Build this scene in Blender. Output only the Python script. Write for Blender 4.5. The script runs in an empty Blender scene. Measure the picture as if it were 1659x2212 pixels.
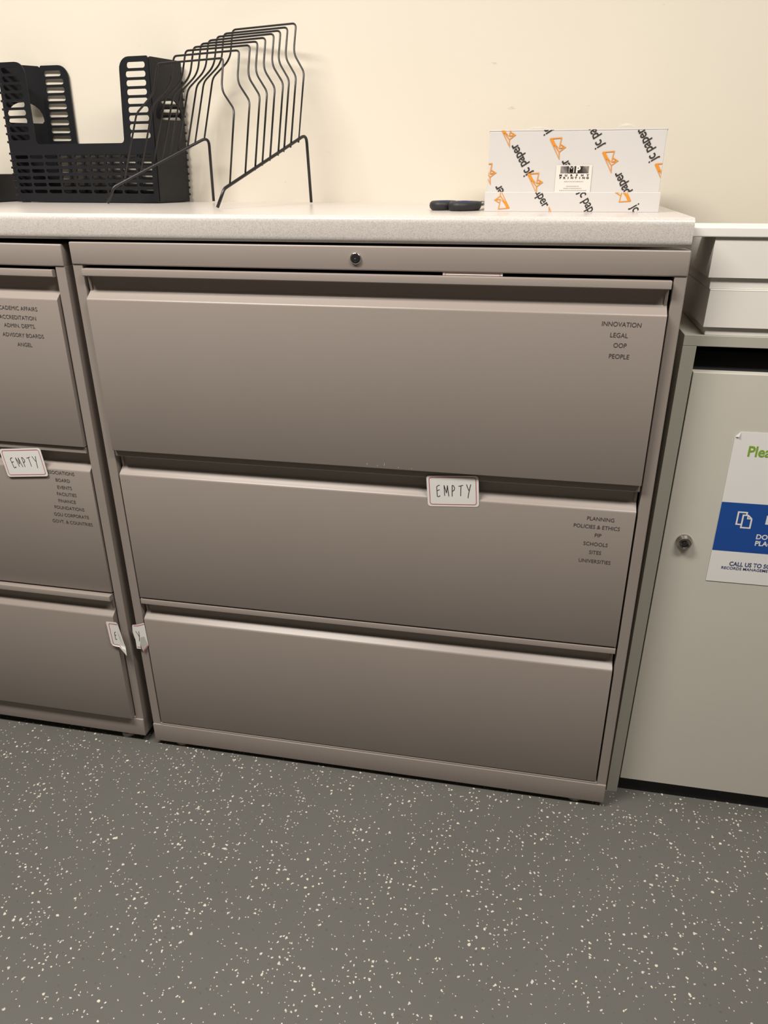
import bpy, bmesh, math, random
from mathutils import Vector, Matrix
from mathutils.geometry import tessellate_polygon

random.seed(7)
scene = bpy.context.scene
COL = scene.collection
PI = math.pi

# ------------------------------------------------------------------ camera
cam_data = bpy.data.cameras.new('camera')
cam_data.sensor_fit = 'AUTO'
cam_data.sensor_width = 36.0
cam_data.lens = 1601.12 / 2212 * 36.0
cam_data.shift_x = -(840.96 - 829.5) / 2212
cam_data.shift_y = (1119.37 - 1106) / 2212
cam_data.clip_start = 0.02
cam_data.dof.use_dof = False
cam = bpy.data.objects.new('camera', cam_data)
COL.objects.link(cam)
_p, _yw, _rl = 0.4393, -0.19521, -0.00407
fwd = Vector((math.sin(_yw) * math.cos(_p), math.cos(_yw) * math.cos(_p), -math.sin(_p)))
r0 = Vector((math.cos(_yw), -math.sin(_yw), 0))
u0 = r0.cross(fwd)
rv = math.cos(_rl) * r0 + math.sin(_rl) * u0
uv = -math.sin(_rl) * r0 + math.cos(_rl) * u0
cam.matrix_world = Matrix(((rv.x, uv.x, -fwd.x, 0.72082), (rv.y, uv.y, -fwd.y, -1.09787),
                           (rv.z, uv.z, -fwd.z, 1.09694), (0, 0, 0, 1)))
scene.camera = cam

# ------------------------------------------------------------------ world, lights, exposure
scene.view_settings.view_transform = 'Standard'
scene.view_settings.look = 'None'
scene.view_settings.gamma = 1.0
scene.view_settings.use_curve_mapping = False
scene.view_settings.exposure = 0.0
world = bpy.data.worlds.new('room_air')
scene.world = world
world.use_nodes = True
world.node_tree.nodes['Background'].inputs[0].default_value = (1.0, 0.93, 0.84, 1)
world.node_tree.nodes['Background'].inputs[1].default_value = 0.01


def area(name, loc, sx, sy, power, color, target=None):
    d = bpy.data.lights.new(name, 'AREA')
    d.shape = 'RECTANGLE'
    d.size, d.size_y = sx, sy
    d.energy = power
    d.color = color
    o = bpy.data.objects.new(name, d)
    o.location = loc
    if target is not None:
        o.rotation_euler = (Vector(target) - Vector(loc)).to_track_quat('-Z', 'Y').to_euler()
    COL.objects.link(o)
    return o


WARM = (1.0, 0.945, 0.87)
area('ceiling_troffer_light', (-0.30, -0.80, 2.44), 1.05, 0.34, 55, WARM)
area('added_right_fill', (1.45, -0.90, 2.44), 1.05, 0.34, 33, WARM)  # unseen fill lamp, added to brighten the right-hand side


# ------------------------------------------------------------------ materials
def new_mat(name):
    m = bpy.data.materials.new(name)
    m.use_nodes = True
    nt = m.node_tree
    return m, nt, nt.nodes['Principled BSDF']


def mat(name, col, rough=0.5, metal=0.0, spec=0.5, var=0.0, var_scale=30.0, bump=0.0, bump_scale=200.0,
        trans=0.0, alpha=1.0, coat=0.0):
    m, nt, b = new_mat(name)
    b.inputs['Base Color'].default_value = (*col, 1)
    b.inputs['Roughness'].default_value = rough
    b.inputs['Metallic'].default_value = metal
    b.inputs['Specular IOR Level'].default_value = spec
    b.inputs['Transmission Weight'].default_value = trans
    b.inputs['Alpha'].default_value = alpha
    b.inputs['Coat Weight'].default_value = coat
    tc = nt.nodes.new('ShaderNodeTexCoord')
    if var > 0:
        n = nt.nodes.new('ShaderNodeTexNoise')
        n.inputs['Scale'].default_value = var_scale
        n.inputs['Detail'].default_value = 4
        nt.links.new(tc.outputs['Object'], n.inputs['Vector'])
        mx = nt.nodes.new('ShaderNodeMix')
        mx.data_type = 'RGBA'
        nt.links.new(n.outputs['Fac'], mx.inputs['Factor'])
        mx.inputs['A'].default_value = (*[c * (1 - var) for c in col], 1)
        mx.inputs['B'].default_value = (*[min(1, c * (1 + var)) for c in col], 1)
        nt.links.new(mx.outputs['Result'], b.inputs['Base Color'])
    if bump > 0:
        n2 = nt.nodes.new('ShaderNodeTexNoise')
        n2.inputs['Scale'].default_value = bump_scale
        n2.inputs['Detail'].default_value = 2
        nt.links.new(tc.outputs['Object'], n2.inputs['Vector'])
        bp = nt.nodes.new('ShaderNodeBump')
        bp.inputs['Strength'].default_value = bump
        bp.inputs['Distance'].default_value = 0.0005
        nt.links.new(n2.outputs['Fac'], bp.inputs['Height'])
        nt.links.new(bp.outputs['Normal'], b.inputs['Normal'])
    return m


M = {}
M['paint'] = mat('taupe_cabinet_paint', (0.325, 0.278, 0.250), rough=0.34, spec=0.5, var=0.03, var_scale=6, bump=0.12, bump_scale=700)
M['inside'] = mat('painted_slit_shade', (0.05, 0.042, 0.036), rough=0.8)  # near-black colour stands in for shade in the drawer slits
M['ink'] = mat('faded_black_lettering', (0.075, 0.068, 0.064), rough=0.7, spec=0.2)
M['chrome'] = mat('lock_chrome', (0.62, 0.60, 0.57), rough=0.18, metal=1.0)
M['lockcore'] = mat('lock_core_dark', (0.05, 0.05, 0.055), rough=0.25, metal=0.6)
M['black_plastic'] = mat('black_plastic', (0.013, 0.0135, 0.016), rough=0.42, spec=0.35, bump=0.1, bump_scale=900)
M['wire'] = mat('black_wire_enamel', (0.018, 0.016, 0.017), rough=0.32, spec=0.5)
M['rubber'] = mat('scissors_black_grip', (0.018, 0.018, 0.02), rough=0.55)
M['blue'] = mat('scissors_blue_grip', (0.025, 0.045, 0.17), rough=0.45)
M['steel'] = mat('scissors_steel', (0.55, 0.53, 0.5), rough=0.3, metal=1.0)
M['carton'] = mat('white_carton_board', (0.68, 0.655, 0.635), rough=0.6, var=0.02, var_scale=25)
M['carton_edge'] = mat('carton_cut_edge', (0.62, 0.56, 0.48), rough=0.8)
M['orange'] = mat('orange_print', (0.80, 0.30, 0.035), rough=0.6, spec=0.2)
M['charcoal'] = mat('charcoal_print', (0.045, 0.036, 0.034), rough=0.6, spec=0.2)
M['label_cream'] = mat('cream_paper_label', (0.80, 0.76, 0.70), rough=0.6)
M['greyprint'] = mat('grey_small_print', (0.42, 0.40, 0.38), rough=0.7)
M['tape'] = mat('clear_tape', (0.85, 0.84, 0.82), rough=0.15, alpha=0.35)
M['sticker'] = mat('white_sticker_paper', (0.91, 0.89, 0.86), rough=0.5)
M['sticker_back'] = mat('grey_sticker_back', (0.58, 0.56, 0.52), rough=0.6)
M['red'] = mat('red_sticker_border', (0.60, 0.09, 0.13), rough=0.5)
M['marker'] = mat('black_marker_ink', (0.03, 0.03, 0.035), rough=0.5)
M['white_box'] = mat('white_box_board', (0.80, 0.77, 0.72), rough=0.55, var=0.015, var_scale=12)
M['white_board'] = mat('white_laminate_board', (0.90, 0.87, 0.82), rough=0.35)
M['console'] = mat('grey_laminate_console', (0.63, 0.60, 0.53), rough=0.42, var=0.015, var_scale=40)
M['console_edge'] = mat('grey_laminate_edge', (0.45, 0.435, 0.375), rough=0.5)
M['plinth'] = mat('black_plinth', (0.008, 0.008, 0.009), rough=0.6)
M['slot'] = mat('dark_slot_lining', (0.016, 0.018, 0.022), rough=0.5)
M['notice'] = mat('white_notice_paper', (0.85, 0.83, 0.81), rough=0.4)
M['notice_blue'] = mat('blue_notice_print', (0.012, 0.075, 0.34), rough=0.4)
M['notice_green'] = mat('green_notice_print', (0.22, 0.42, 0.03), rough=0.4)
M['notice_navy'] = mat('navy_notice_print', (0.05, 0.065, 0.20), rough=0.4)
M['foot_grey'] = mat('levelling_foot_metal', (0.55, 0.52, 0.48), rough=0.4, metal=0.4)
M['ceiling'] = mat('darkened_ceiling', (0.40, 0.385, 0.365), rough=0.9, var=0.02, var_scale=5)  # unseen ceiling, coloured darker to lower the ambient bounce
M['wall_side'] = mat('darkened_side_wall', (0.16, 0.15, 0.135), rough=0.8, var=0.02, var_scale=3)  # unseen walls, coloured dark so little light bounces back


def mat_wall():
    m, nt, b = new_mat('cream_wall_paint')
    L = nt.links.new
    tc = nt.nodes.new('ShaderNodeTexCoord')
    n = nt.nodes.new('ShaderNodeTexNoise')
    n.inputs['Scale'].default_value = 2.2
    n.inputs['Detail'].default_value = 5
    L(tc.outputs['Object'], n.inputs['Vector'])
    mx = nt.nodes.new('ShaderNodeMix')
    mx.data_type = 'RGBA'
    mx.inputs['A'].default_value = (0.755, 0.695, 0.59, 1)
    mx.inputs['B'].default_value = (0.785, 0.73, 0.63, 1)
    L(n.outputs['Fac'], mx.inputs['Factor'])
    # sparse little scuffs: stretched noise thresholded
    mp = nt.nodes.new('ShaderNodeMapping')
    mp.inputs['Scale'].default_value = (9, 9, 26)
    L(tc.outputs['Object'], mp.inputs['Vector'])
    n2 = nt.nodes.new('ShaderNodeTexNoise')
    n2.inputs['Scale'].default_value = 3.2
    n2.inputs['Detail'].default_value = 3
    L(mp.outputs['Vector'], n2.inputs['Vector'])
    r = nt.nodes.new('ShaderNodeValToRGB')
    r.color_ramp.elements[0].position = 0.735
    r.color_ramp.elements[1].position = 0.78
    r.color_ramp.elements[0].color = (0, 0, 0, 1)
    r.color_ramp.elements[1].color = (0.35, 0.35, 0.35, 1)
    L(n2.outputs['Fac'], r.inputs['Fac'])
    mx2 = nt.nodes.new('ShaderNodeMix')
    mx2.data_type = 'RGBA'
    L(r.outputs['Color'], mx2.inputs['Factor'])
    L(mx.outputs['Result'], mx2.inputs['A'])
    mx2.inputs['B'].default_value = (0.42, 0.36, 0.28, 1)
    L(mx2.outputs['Result'], b.inputs['Base Color'])
    b.inputs['Roughness'].default_value = 0.6
    b.inputs['Specular IOR Level'].default_value = 0.3
    n3 = nt.nodes.new('ShaderNodeTexNoise')
    n3.inputs['Scale'].default_value = 260
    L(tc.outputs['Object'], n3.inputs['Vector'])
    bp = nt.nodes.new('ShaderNodeBump')
    bp.inputs['Strength'].default_value = 0.08
    bp.inputs['Distance'].default_value = 0.001
    L(n3.outputs['Fac'], bp.inputs['Height'])
    L(bp.outputs['Normal'], b.inputs['Normal'])
    return m


def mat_floor():
    m, nt, b = new_mat('speckled_grey_rubber_floor')
    L = nt.links.new
    N = nt.nodes.new
    tc = N('ShaderNodeTexCoord')
    # soft distortion so that the flakes are not round
    nd = N('ShaderNodeTexNoise')
    nd.inputs['Scale'].default_value = 170
    nd.inputs['Detail'].default_value = 1
    L(tc.outputs['Object'], nd.inputs['Vector'])
    sc = N('ShaderNodeVectorMath')
    sc.operation = 'SCALE'
    sc.inputs['Scale'].default_value = 0.0062
    L(nd.outputs['Color'], sc.inputs[0])
    ad = N('ShaderNodeVectorMath')
    ad.operation = 'ADD'
    L(tc.outputs['Object'], ad.inputs[0])
    L(sc.outputs['Vector'], ad.inputs[1])

    # flakes gather in loose clusters
    cl = N('ShaderNodeTexNoise')
    cl.inputs['Scale'].default_value = 16
    cl.inputs['Detail'].default_value = 1
    L(tc.outputs['Object'], cl.inputs['Vector'])
    cm = N('ShaderNodeMapRange')
    cm.inputs['From Min'].default_value = 0.3
    cm.inputs['From Max'].default_value = 0.7
    cm.inputs['To Min'].default_value = -0.11
    cm.inputs['To Max'].default_value = 0.10
    L(cl.outputs['Fac'], cm.inputs['Value'])

    def layer(scale, rmin, rmax, keep):
        v = N('ShaderNodeTexVoronoi')
        v.voronoi_dimensions = '2D'
        v.feature = 'F1'
        v.inputs['Scale'].default_value = scale
        v.inputs['Randomness'].default_value = 1.0
        L(ad.outputs['Vector'], v.inputs['Vector'])
        s = N('ShaderNodeSeparateColor')
        L(v.outputs['Color'], s.inputs['Color'])
        sr = N('ShaderNodeMath')
        sr.operation = 'ADD'
        L(s.outputs['Red'], sr.inputs[0])
        L(cm.outputs['Result'], sr.inputs[1])
        # radius in cell units, many cells empty
        mr = N('ShaderNodeMapRange')
        mr.inputs['From Min'].default_value = 1 - keep
        mr.inputs['From Max'].default_value = 1.0
        mr.inputs['To Min'].default_value = rmin
        mr.inputs['To Max'].default_value = rmax
        mr.clamp = False
        L(sr.outputs[0], mr.inputs['Value'])
        gt = N('ShaderNodeMath')
        gt.operation = 'GREATER_THAN'
        gt.inputs[1].default_value = 1 - keep
        L(sr.outputs[0], gt.inputs[0])
        rr = N('ShaderNodeMath')
        rr.operation = 'MULTIPLY'
        L(mr.outputs['Result'], rr.inputs[0])
        L(gt.outputs[0], rr.inputs[1])
        df = N('ShaderNodeMath')
        df.operation = 'SUBTRACT'
        L(rr.outputs[0], df.inputs[0])
        L(v.outputs['Distance'], df.inputs[1])
        ss = N('ShaderNodeMapRange')
        ss.inputs['From Min'].default_value = -0.012
        ss.inputs['From Max'].default_value = 0.035
        L(df.outputs[0], ss.inputs['Value'])
        return ss.outputs['Result'], s
    f1, s1 = layer(92, 0.10, 0.20, 0.20)
    f2, s2 = layer(150, 0.10, 0.21, 0.17)
    fm = N('ShaderNodeMath')
    fm.operation = 'MAXIMUM'
    L(f1, fm.inputs[0])
    L(f2, fm.inputs[1])
    base = N('ShaderNodeTexNoise')
    base.inputs['Scale'].default_value = 3.0
    base.inputs['Detail'].default_value = 6
    L(tc.outputs['Object'], base.inputs['Vector'])
    bm_ = N('ShaderNodeMix')
    bm_.data_type = 'RGBA'
    bm_.inputs['A'].default_value = (0.118, 0.115, 0.104, 1)
    bm_.inputs['B'].default_value = (0.146, 0.143, 0.130, 1)
    L(base.outputs['Fac'], bm_.inputs['Factor'])
    # dark flecks
    dk = N('ShaderNodeTexNoise')
    dk.inputs['Scale'].default_value = 130
    dk.inputs['Detail'].default_value = 2
    L(tc.outputs['Object'], dk.inputs['Vector'])
    dr = N('ShaderNodeMapRange')
    dr.inputs['From Min'].default_value = 0.66
    dr.inputs['From Max'].default_value = 0.74
    dr.inputs['To Max'].default_value = 0.45
    L(dk.outputs['Fac'], dr.inputs['Value'])
    dm = N('ShaderNodeMix')
    dm.data_type = 'RGBA'
    dm.inputs['B'].default_value = (0.065, 0.062, 0.056, 1)
    L(dr.outputs['Result'], dm.inputs['Factor'])
    L(bm_.outputs['Result'], dm.inputs['A'])
    fc = N('ShaderNodeMix')
    fc.data_type = 'RGBA'
    fc.inputs['A'].default_value = (0.74, 0.69, 0.56, 1)
    fc.inputs['B'].default_value = (0.56, 0.54, 0.50, 1)
    L(s1.outputs['Green'], fc.inputs['Factor'])
    fx = N('ShaderNodeMix')
    fx.data_type = 'RGBA'
    L(fm.outputs[0], fx.inputs['Factor'])
    L(dm.outputs['Result'], fx.inputs['A'])
    L(fc.outputs['Result'], fx.inputs['B'])
    L(fx.outputs['Result'], b.inputs['Base Color'])
    b.inputs['Roughness'].default_value = 0.55
    b.inputs['Specular IOR Level'].default_value = 0.35
    return m


def mat_counter():
    m, nt, b = new_mat('speckled_grey_laminate')
    L = nt.links.new
    N = nt.nodes.new
    tc = N('ShaderNodeTexCoord')
    n = N('ShaderNodeTexNoise')
    n.inputs['Scale'].default_value = 750
    n.inputs['Detail'].default_value = 3
    n.inputs['Roughness'].default_value = 0.7
    L(tc.outputs['Object'], n.inputs['Vector'])
    r = N('ShaderNodeValToRGB')
    e = r.color_ramp.elements
    e[0].position = 0.36
    e[0].color = (0.50, 0.455, 0.42, 1)
    e[1].position = 0.66
    e[1].color = (0.70, 0.66, 0.63, 1)
    k = e.new(0.5)
    k.color = (0.63, 0.585, 0.55, 1)
    L(n.outputs['Fac'], r.inputs['Fac'])
    L(r.outputs['Color'], b.inputs['Base Color'])
    b.inputs['Roughness'].default_value = 0.24
    bp = N('ShaderNodeBump')
    bp.inputs['Strength'].default_value = 0.25
    bp.inputs['Distance'].default_value = 0.0004
    L(n.outputs['Fac'], bp.inputs['Height'])
    L(bp.outputs['Normal'], b.inputs['Normal'])
    return m


M['wall'] = mat_wall()
M['floor'] = mat_floor()
M['counter'] = mat_counter()


# ------------------------------------------------------------------ helpers
def tag(o, label=None, cat=None, group=None, kind=None):
    if label:
        o['label'] = label
    if cat:
        o['category'] = cat
    if group:
        o['group'] = group
    if kind:
        o['kind'] = kind
    return o


def thing(name, label, cat, loc=(0, 0, 0), group=None):
    o = bpy.data.objects.new(name, None)
    o.empty_display_size = 0.05
    o.location = loc
    COL.objects.link(o)
    return tag(o, label, cat, group)


def obj(name, bm, m, parent=None, smooth=False, loc=None):
    """Links one bmesh as one object. Coordinates are local to the parent."""
    me = bpy.data.meshes.new(name)
    bmesh.ops.recalc_face_normals(bm, faces=bm.faces) if smooth != 'keep' else None
    bm.to_mesh(me)
    bm.free()
    ms = m if isinstance(m, (list, tuple)) else [m]
    for mm in ms:
        me.materials.append(mm)
    if smooth is True:
        for p in me.polygons:
            p.use_smooth = True
    o = bpy.data.objects.new(name, me)
    COL.objects.link(o)
    if parent is not None:
        o.parent = parent
    if loc is not None:
        o.location = loc
    return o


def auto_smooth(o, deg=35):
    me = o.data
    for p in me.polygons:
        p.use_smooth = True
    bm = bmesh.new()
    bm.from_mesh(me)
    for e in bm.edges:
        if len(e.link_faces) == 2 and e.calc_face_angle(0) > math.radians(deg):
            e.smooth = False
    bm.to_mesh(me)
    bm.free()
    return o


def add_box(bm, x0, x1, y0, y1, z0, z1, bev=0.0, seg=2, mi=0):
    vs = [bm.verts.new((x, y, z)) for z in (z0, z1) for y in (y0, y1) for x in (x0, x1)]
    fs = [bm.faces.new([vs[i] for i in q]) for q in
          ((0, 2, 3, 1), (4, 5, 7, 6), (0, 1, 5, 4), (2, 6, 7, 3), (0, 4, 6, 2), (1, 3, 7, 5))]
    for f in fs:
        f.material_index = mi
    if bev > 0:
        es = list({e for f in fs for e in f.edges})
        bmesh.ops.bevel(bm, geom=es, offset=bev, segments=seg, profile=0.5, affect='EDGES')
    return fs


def box(x0, x1, y0, y1, z0, z1, bev=0.0, seg=2):
    bm = bmesh.new()
    add_box(bm, x0, x1, y0, y1, z0, z1, bev, seg)
    return bm


def extrude_x(bm, prof, x0, x1):
    """prof: closed list of (y, z)."""
    a = [bm.verts.new((x0, y, z)) for y, z in prof]
    b = [bm.verts.new((x1, y, z)) for y, z in prof]
    n = len(prof)
    for i in range(n):
        j = (i + 1) % n
        bm.faces.new((a[i], a[j], b[j], b[i]))
    tris = tessellate_polygon([[Vector((y, z, 0)) for y, z in prof]])
    for t in tris:
        bm.faces.new([a[i] for i in t])
        bm.faces.new([b[i] for i in t])


def tube(bm, pts, r, seg=8, caps=True):
    """Round wire through pts (list of Vector)."""
    pts = [Vector(p) for p in pts]
    n = len(pts)
    rings = []
    t_prev = (pts[1] - pts[0]).normalized()
    ref = Vector((0, 0, 1)) if abs(t_prev.z) < 0.9 else Vector((1, 0, 0))
    nrm = t_prev.cross(ref).normalized()
    for i in range(n):
        if i == 0:
            t = (pts[1] - pts[0]).normalized()
        elif i == n - 1:
            t = (pts[-1] - pts[-2]).normalized()
        else:
            t = ((pts[i + 1] - pts[i]).normalized() + (pts[i] - pts[i - 1]).normalized()).normalized()
        nrm = (nrm - t * nrm.dot(t)).normalized()
        bn = t.cross(nrm)
        rings.append([bm.verts.new(pts[i] + r * (math.cos(2 * PI * k / seg) * nrm + math.sin(2 * PI * k / seg) * bn))
                      for k in range(seg)])
    for a, b in zip(rings, rings[1:]):
        for k in range(seg):
            bm.faces.new((a[k], a[(k + 1) % seg], b[(k + 1) % seg], b[k]))
    if caps:
        bm.faces.new(rings[0][::-1])
        bm.faces.new(rings[-1])


def fillet(pts, rad, seg=6):
    """Rounds the inner corners of a 3-D polyline."""
    pts = [Vector(p) for p in pts]
    rads = rad if isinstance(rad, (list, tuple)) else [rad] * len(pts)
    out = [pts[0]]
    for i in range(1, len(pts) - 1):
        a, b, c = pts[i - 1], pts[i], pts[i + 1]
        d1, d2 = (a - b), (c - b)
        l1, l2 = d1.length, d2.length
        d1.normalize(); d2.normalize()
        ang = d1.angle(d2)
        k = min(rads[i] / max(math.tan(ang / 2), 1e-6), l1 * 0.48, l2 * 0.48)
        p, q = b + d1 * k, b + d2 * k
        for s in range(seg + 1):
            t = s / seg
            out.append(p * (1 - t) ** 2 + b * 2 * t * (1 - t) + q * t * t)
    out.append(pts[-1])
    return out


def rrect(x0, x1, z0, z1, r, seg=5):
    """Rounded rectangle; r is one radius or four (bl, br, tr, tl)."""
    rs = r if isinstance(r, (list, tuple)) else [r] * 4
    pts = []
    for (cx, cz, a0), rr in zip(((x0, z0, PI), (x1, z0, 1.5 * PI), (x1, z1, 0), (x0, z1, 0.5 * PI)), rs):
        sx = 1 if cx == x0 else -1
        sz = 1 if cz == z0 else -1
        if rr <= 0:
            pts.append((cx, cz))
            continue
        for k in range(seg + 1):
            a = a0 + k / seg * PI / 2
            pts.append((cx + sx * rr + rr * math.cos(a), cz + sz * rr + rr * math.sin(a)))
    return pts


def plate(bm, outer, holes, thick, M4, mi=0):
    """Flat plate with holes: 2-D outline (a, b) -> M4 @ (a, b, c), c in -thick/2..thick/2."""
    cu = bpy.data.curves.new('outline', 'CURVE')
    cu.dimensions = '2D'
    cu.fill_mode = 'BOTH'
    cu.extrude = thick / 2
    for poly in [outer] + holes:
        s = cu.splines.new('POLY')
        s.points.add(len(poly) - 1)
        for p, (a, b) in zip(s.points, poly):
            p.co = (a, b, 0, 1)
        s.use_cyclic_u = True
    o = bpy.data.objects.new('outline', cu)
    COL.objects.link(o)
    dg = bpy.context.evaluated_depsgraph_get()
    me = bpy.data.meshes.new_from_object(o.evaluated_get(dg))
    bpy.data.objects.remove(o)
    bpy.data.curves.remove(cu)
    me.transform(M4)
    n0 = len(bm.faces)
    bm.from_mesh(me)
    bm.faces.ensure_lookup_table()
    for f in bm.faces[n0:]:
        f.material_index = mi
    bpy.data.meshes.remove(me)


def text_bm(s, size, sx=1.0, align='CENTER', bold=0.0, M4=None, spacing=1.0):
    """Lettering as flat faces in the local XY plane, transformed by M4."""
    cu = bpy.data.curves.new('lettering', 'FONT')
    cu.body = s
    cu.size = size
    cu.align_x = align
    cu.align_y = 'CENTER'
    cu.offset = bold
    cu.space_character = spacing
    cu.resolution_u = 3
    o = bpy.data.objects.new('lettering', cu)
    COL.objects.link(o)
    dg = bpy.context.evaluated_depsgraph_get()
    me = bpy.data.meshes.new_from_object(o.evaluated_get(dg))
    bpy.data.objects.remove(o)
    bpy.data.curves.remove(cu)
    me.transform(Matrix.Diagonal((sx, 1, 1, 1)))
    if M4 is not None:
        me.transform(M4)
    bm = bmesh.new()
    bm.from_mesh(me)
    bpy.data.meshes.remove(me)
    return bm


def merge(dst, src, mi=None):
    me = bpy.data.meshes.new('tmp')
    src.to_mesh(me)
    src.free()
    n0 = len(dst.faces)
    dst.from_mesh(me)
    dst.faces.ensure_lookup_table()
    if mi is not None:
        for f in dst.faces[n0:]:
            f.material_index = mi
    bpy.data.meshes.remove(me)


def clip_rect(bm, x0, x1, y0, y1):
    """Keeps the part of a flat XY bmesh inside a rectangle."""
    for co, no in (((x0, 0, 0), (-1, 0, 0)), ((x1, 0, 0), (1, 0, 0)), ((0, y0, 0), (0, -1, 0)), ((0, y1, 0), (0, 1, 0))):
        if not bm.verts:
            return bm
        bmesh.ops.bisect_plane(bm, geom=bm.verts[:] + bm.edges[:] + bm.faces[:], plane_co=co, plane_no=no,
                               clear_outer=True, dist=1e-7)
    return bm


STROKE = [0]


def ribbon(bm, pts, w, mi=0, closed=False):
    """Flat pen stroke in the XY plane."""
    STROKE[0] += 1
    zs = (STROKE[0] % 7) * 0.00002
    pts = [Vector((p[0], p[1], zs)) for p in pts]
    n = len(pts)
    L_, R_ = [], []
    for i in range(n):
        if closed:
            a, c = pts[(i - 1) % n], pts[(i + 1) % n]
        else:
            a, c = pts[max(i - 1, 0)], pts[min(i + 1, n - 1)]
        b = pts[i]
        d1 = (b - a).normalized() if (b - a).length > 1e-9 else (c - b).normalized()
        d2 = (c - b).normalized() if (c - b).length > 1e-9 else d1
        t = (d1 + d2)
        t = t.normalized() if t.length > 1e-6 else d1
        nn = Vector((-t.y, t.x, 0))
        k = w / 2 / max(nn.dot(Vector((-d1.y, d1.x, 0))), 0.35)
        L_.append(bm.verts.new(b + nn * k))
        R_.append(bm.verts.new(b - nn * k))
    for i in range(n if closed else n - 1):
        j = (i + 1) % n
        f = bm.faces.new((L_[i], R_[i], R_[j], L_[j]))
        f.material_index = mi
    bm.normal_update()


def flat_poly(bm, pts, mi=0):
    tris = tessellate_polygon([[Vector((p[0], p[1], 0)) for p in pts]])
    vs = [bm.verts.new((p[0], p[1], 0)) for p in pts]
    for t in tris:
        f = bm.faces.new([vs[i] for i in t])
        f.material_index = mi


FRONT = Matrix(((1, 0, 0, 0), (0, 0, -1, 0), (0, 1, 0, 0), (0, 0, 0, 1)))   # local XY -> world XZ, facing -Y


def on_front(x, y, z, rot=0.0):
    return Matrix.Translation((x, y, z)) @ FRONT @ Matrix.Rotation(rot, 4, 'Z')


# ------------------------------------------------------------------ the setting
WALL_Y = 0.46


def struct(name, bm, m, label=None, cat=None):
    o = obj(name, bm, m)
    tag(o, label, cat, kind='structure')
    return o


struct('floor', box(-3.0, 3.2, -3.3, WALL_Y + 0.1, -0.1, 0), M['floor'], 'grey rubber floor with cream speckles under the cabinets', 'floor')
struct('wall_back', box(-3.1, 3.3, WALL_Y, WALL_Y + 0.1, 0, 2.5), M['wall'], 'cream painted wall behind the countertop', 'wall')
struct('wall_left', box(-3.1, -3.0, -3.3, WALL_Y, 0, 2.5), M['wall_side'], 'side wall at the far left, darkened to cut bounced light, out of frame', 'wall')
struct('wall_right', box(3.2, 3.3, -3.3, WALL_Y, 0, 2.5), M['wall_side'], 'side wall at the far right, darkened to cut bounced light, out of frame', 'wall')
struct('wall_front', box(-3.1, 3.3, -3.4, -3.3, 0, 2.5), M['wall_side'], 'wall behind the viewer, darkened to cut bounced light, out of frame', 'wall')
struct('ceiling', box(-3.1, 3.3, -3.4, WALL_Y + 0.1, 2.5, 2.6), M['ceiling'], 'ceiling above the room, darkened to cut bounced light, out of frame', 'ceiling')

# ------------------------------------------------------------------ lateral filing cabinets
CW, CD = 0.9144, 0.445
TOPS = (0.9600, 0.6597, 0.3595)
BOTS = (0.6617, 0.3627, 0.0610)
DX0, DX1 = 0.0202, 0.8943


def drawer_profile(T, B):
    p = [(0.014, T), (0.0014, T), (0.0004, T - 0.0004), (0, T - 0.0014), (0, T - 0.0100), (0.0010, T - 0.0112),
         (0.0130, T - 0.0112), (0.0155, T - 0.0125), (0.0160, T - 0.0150), (0.0160, T - 0.0300), (0.0157, T - 0.0324),
         (0.0149, T - 0.0344), (0.0135, T - 0.0360), (0.0022, T - 0.0441), (0.0012, T - 0.0450),
         (0.0004, T - 0.0461), (0, T - 0.0476), (0, B + 0.0012), (0.0004, B + 0.0003),
         (0.0014, B), (0.018, B), (0.018, T - 0.004), (0.0165, T - 0.001)]
    return p


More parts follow.
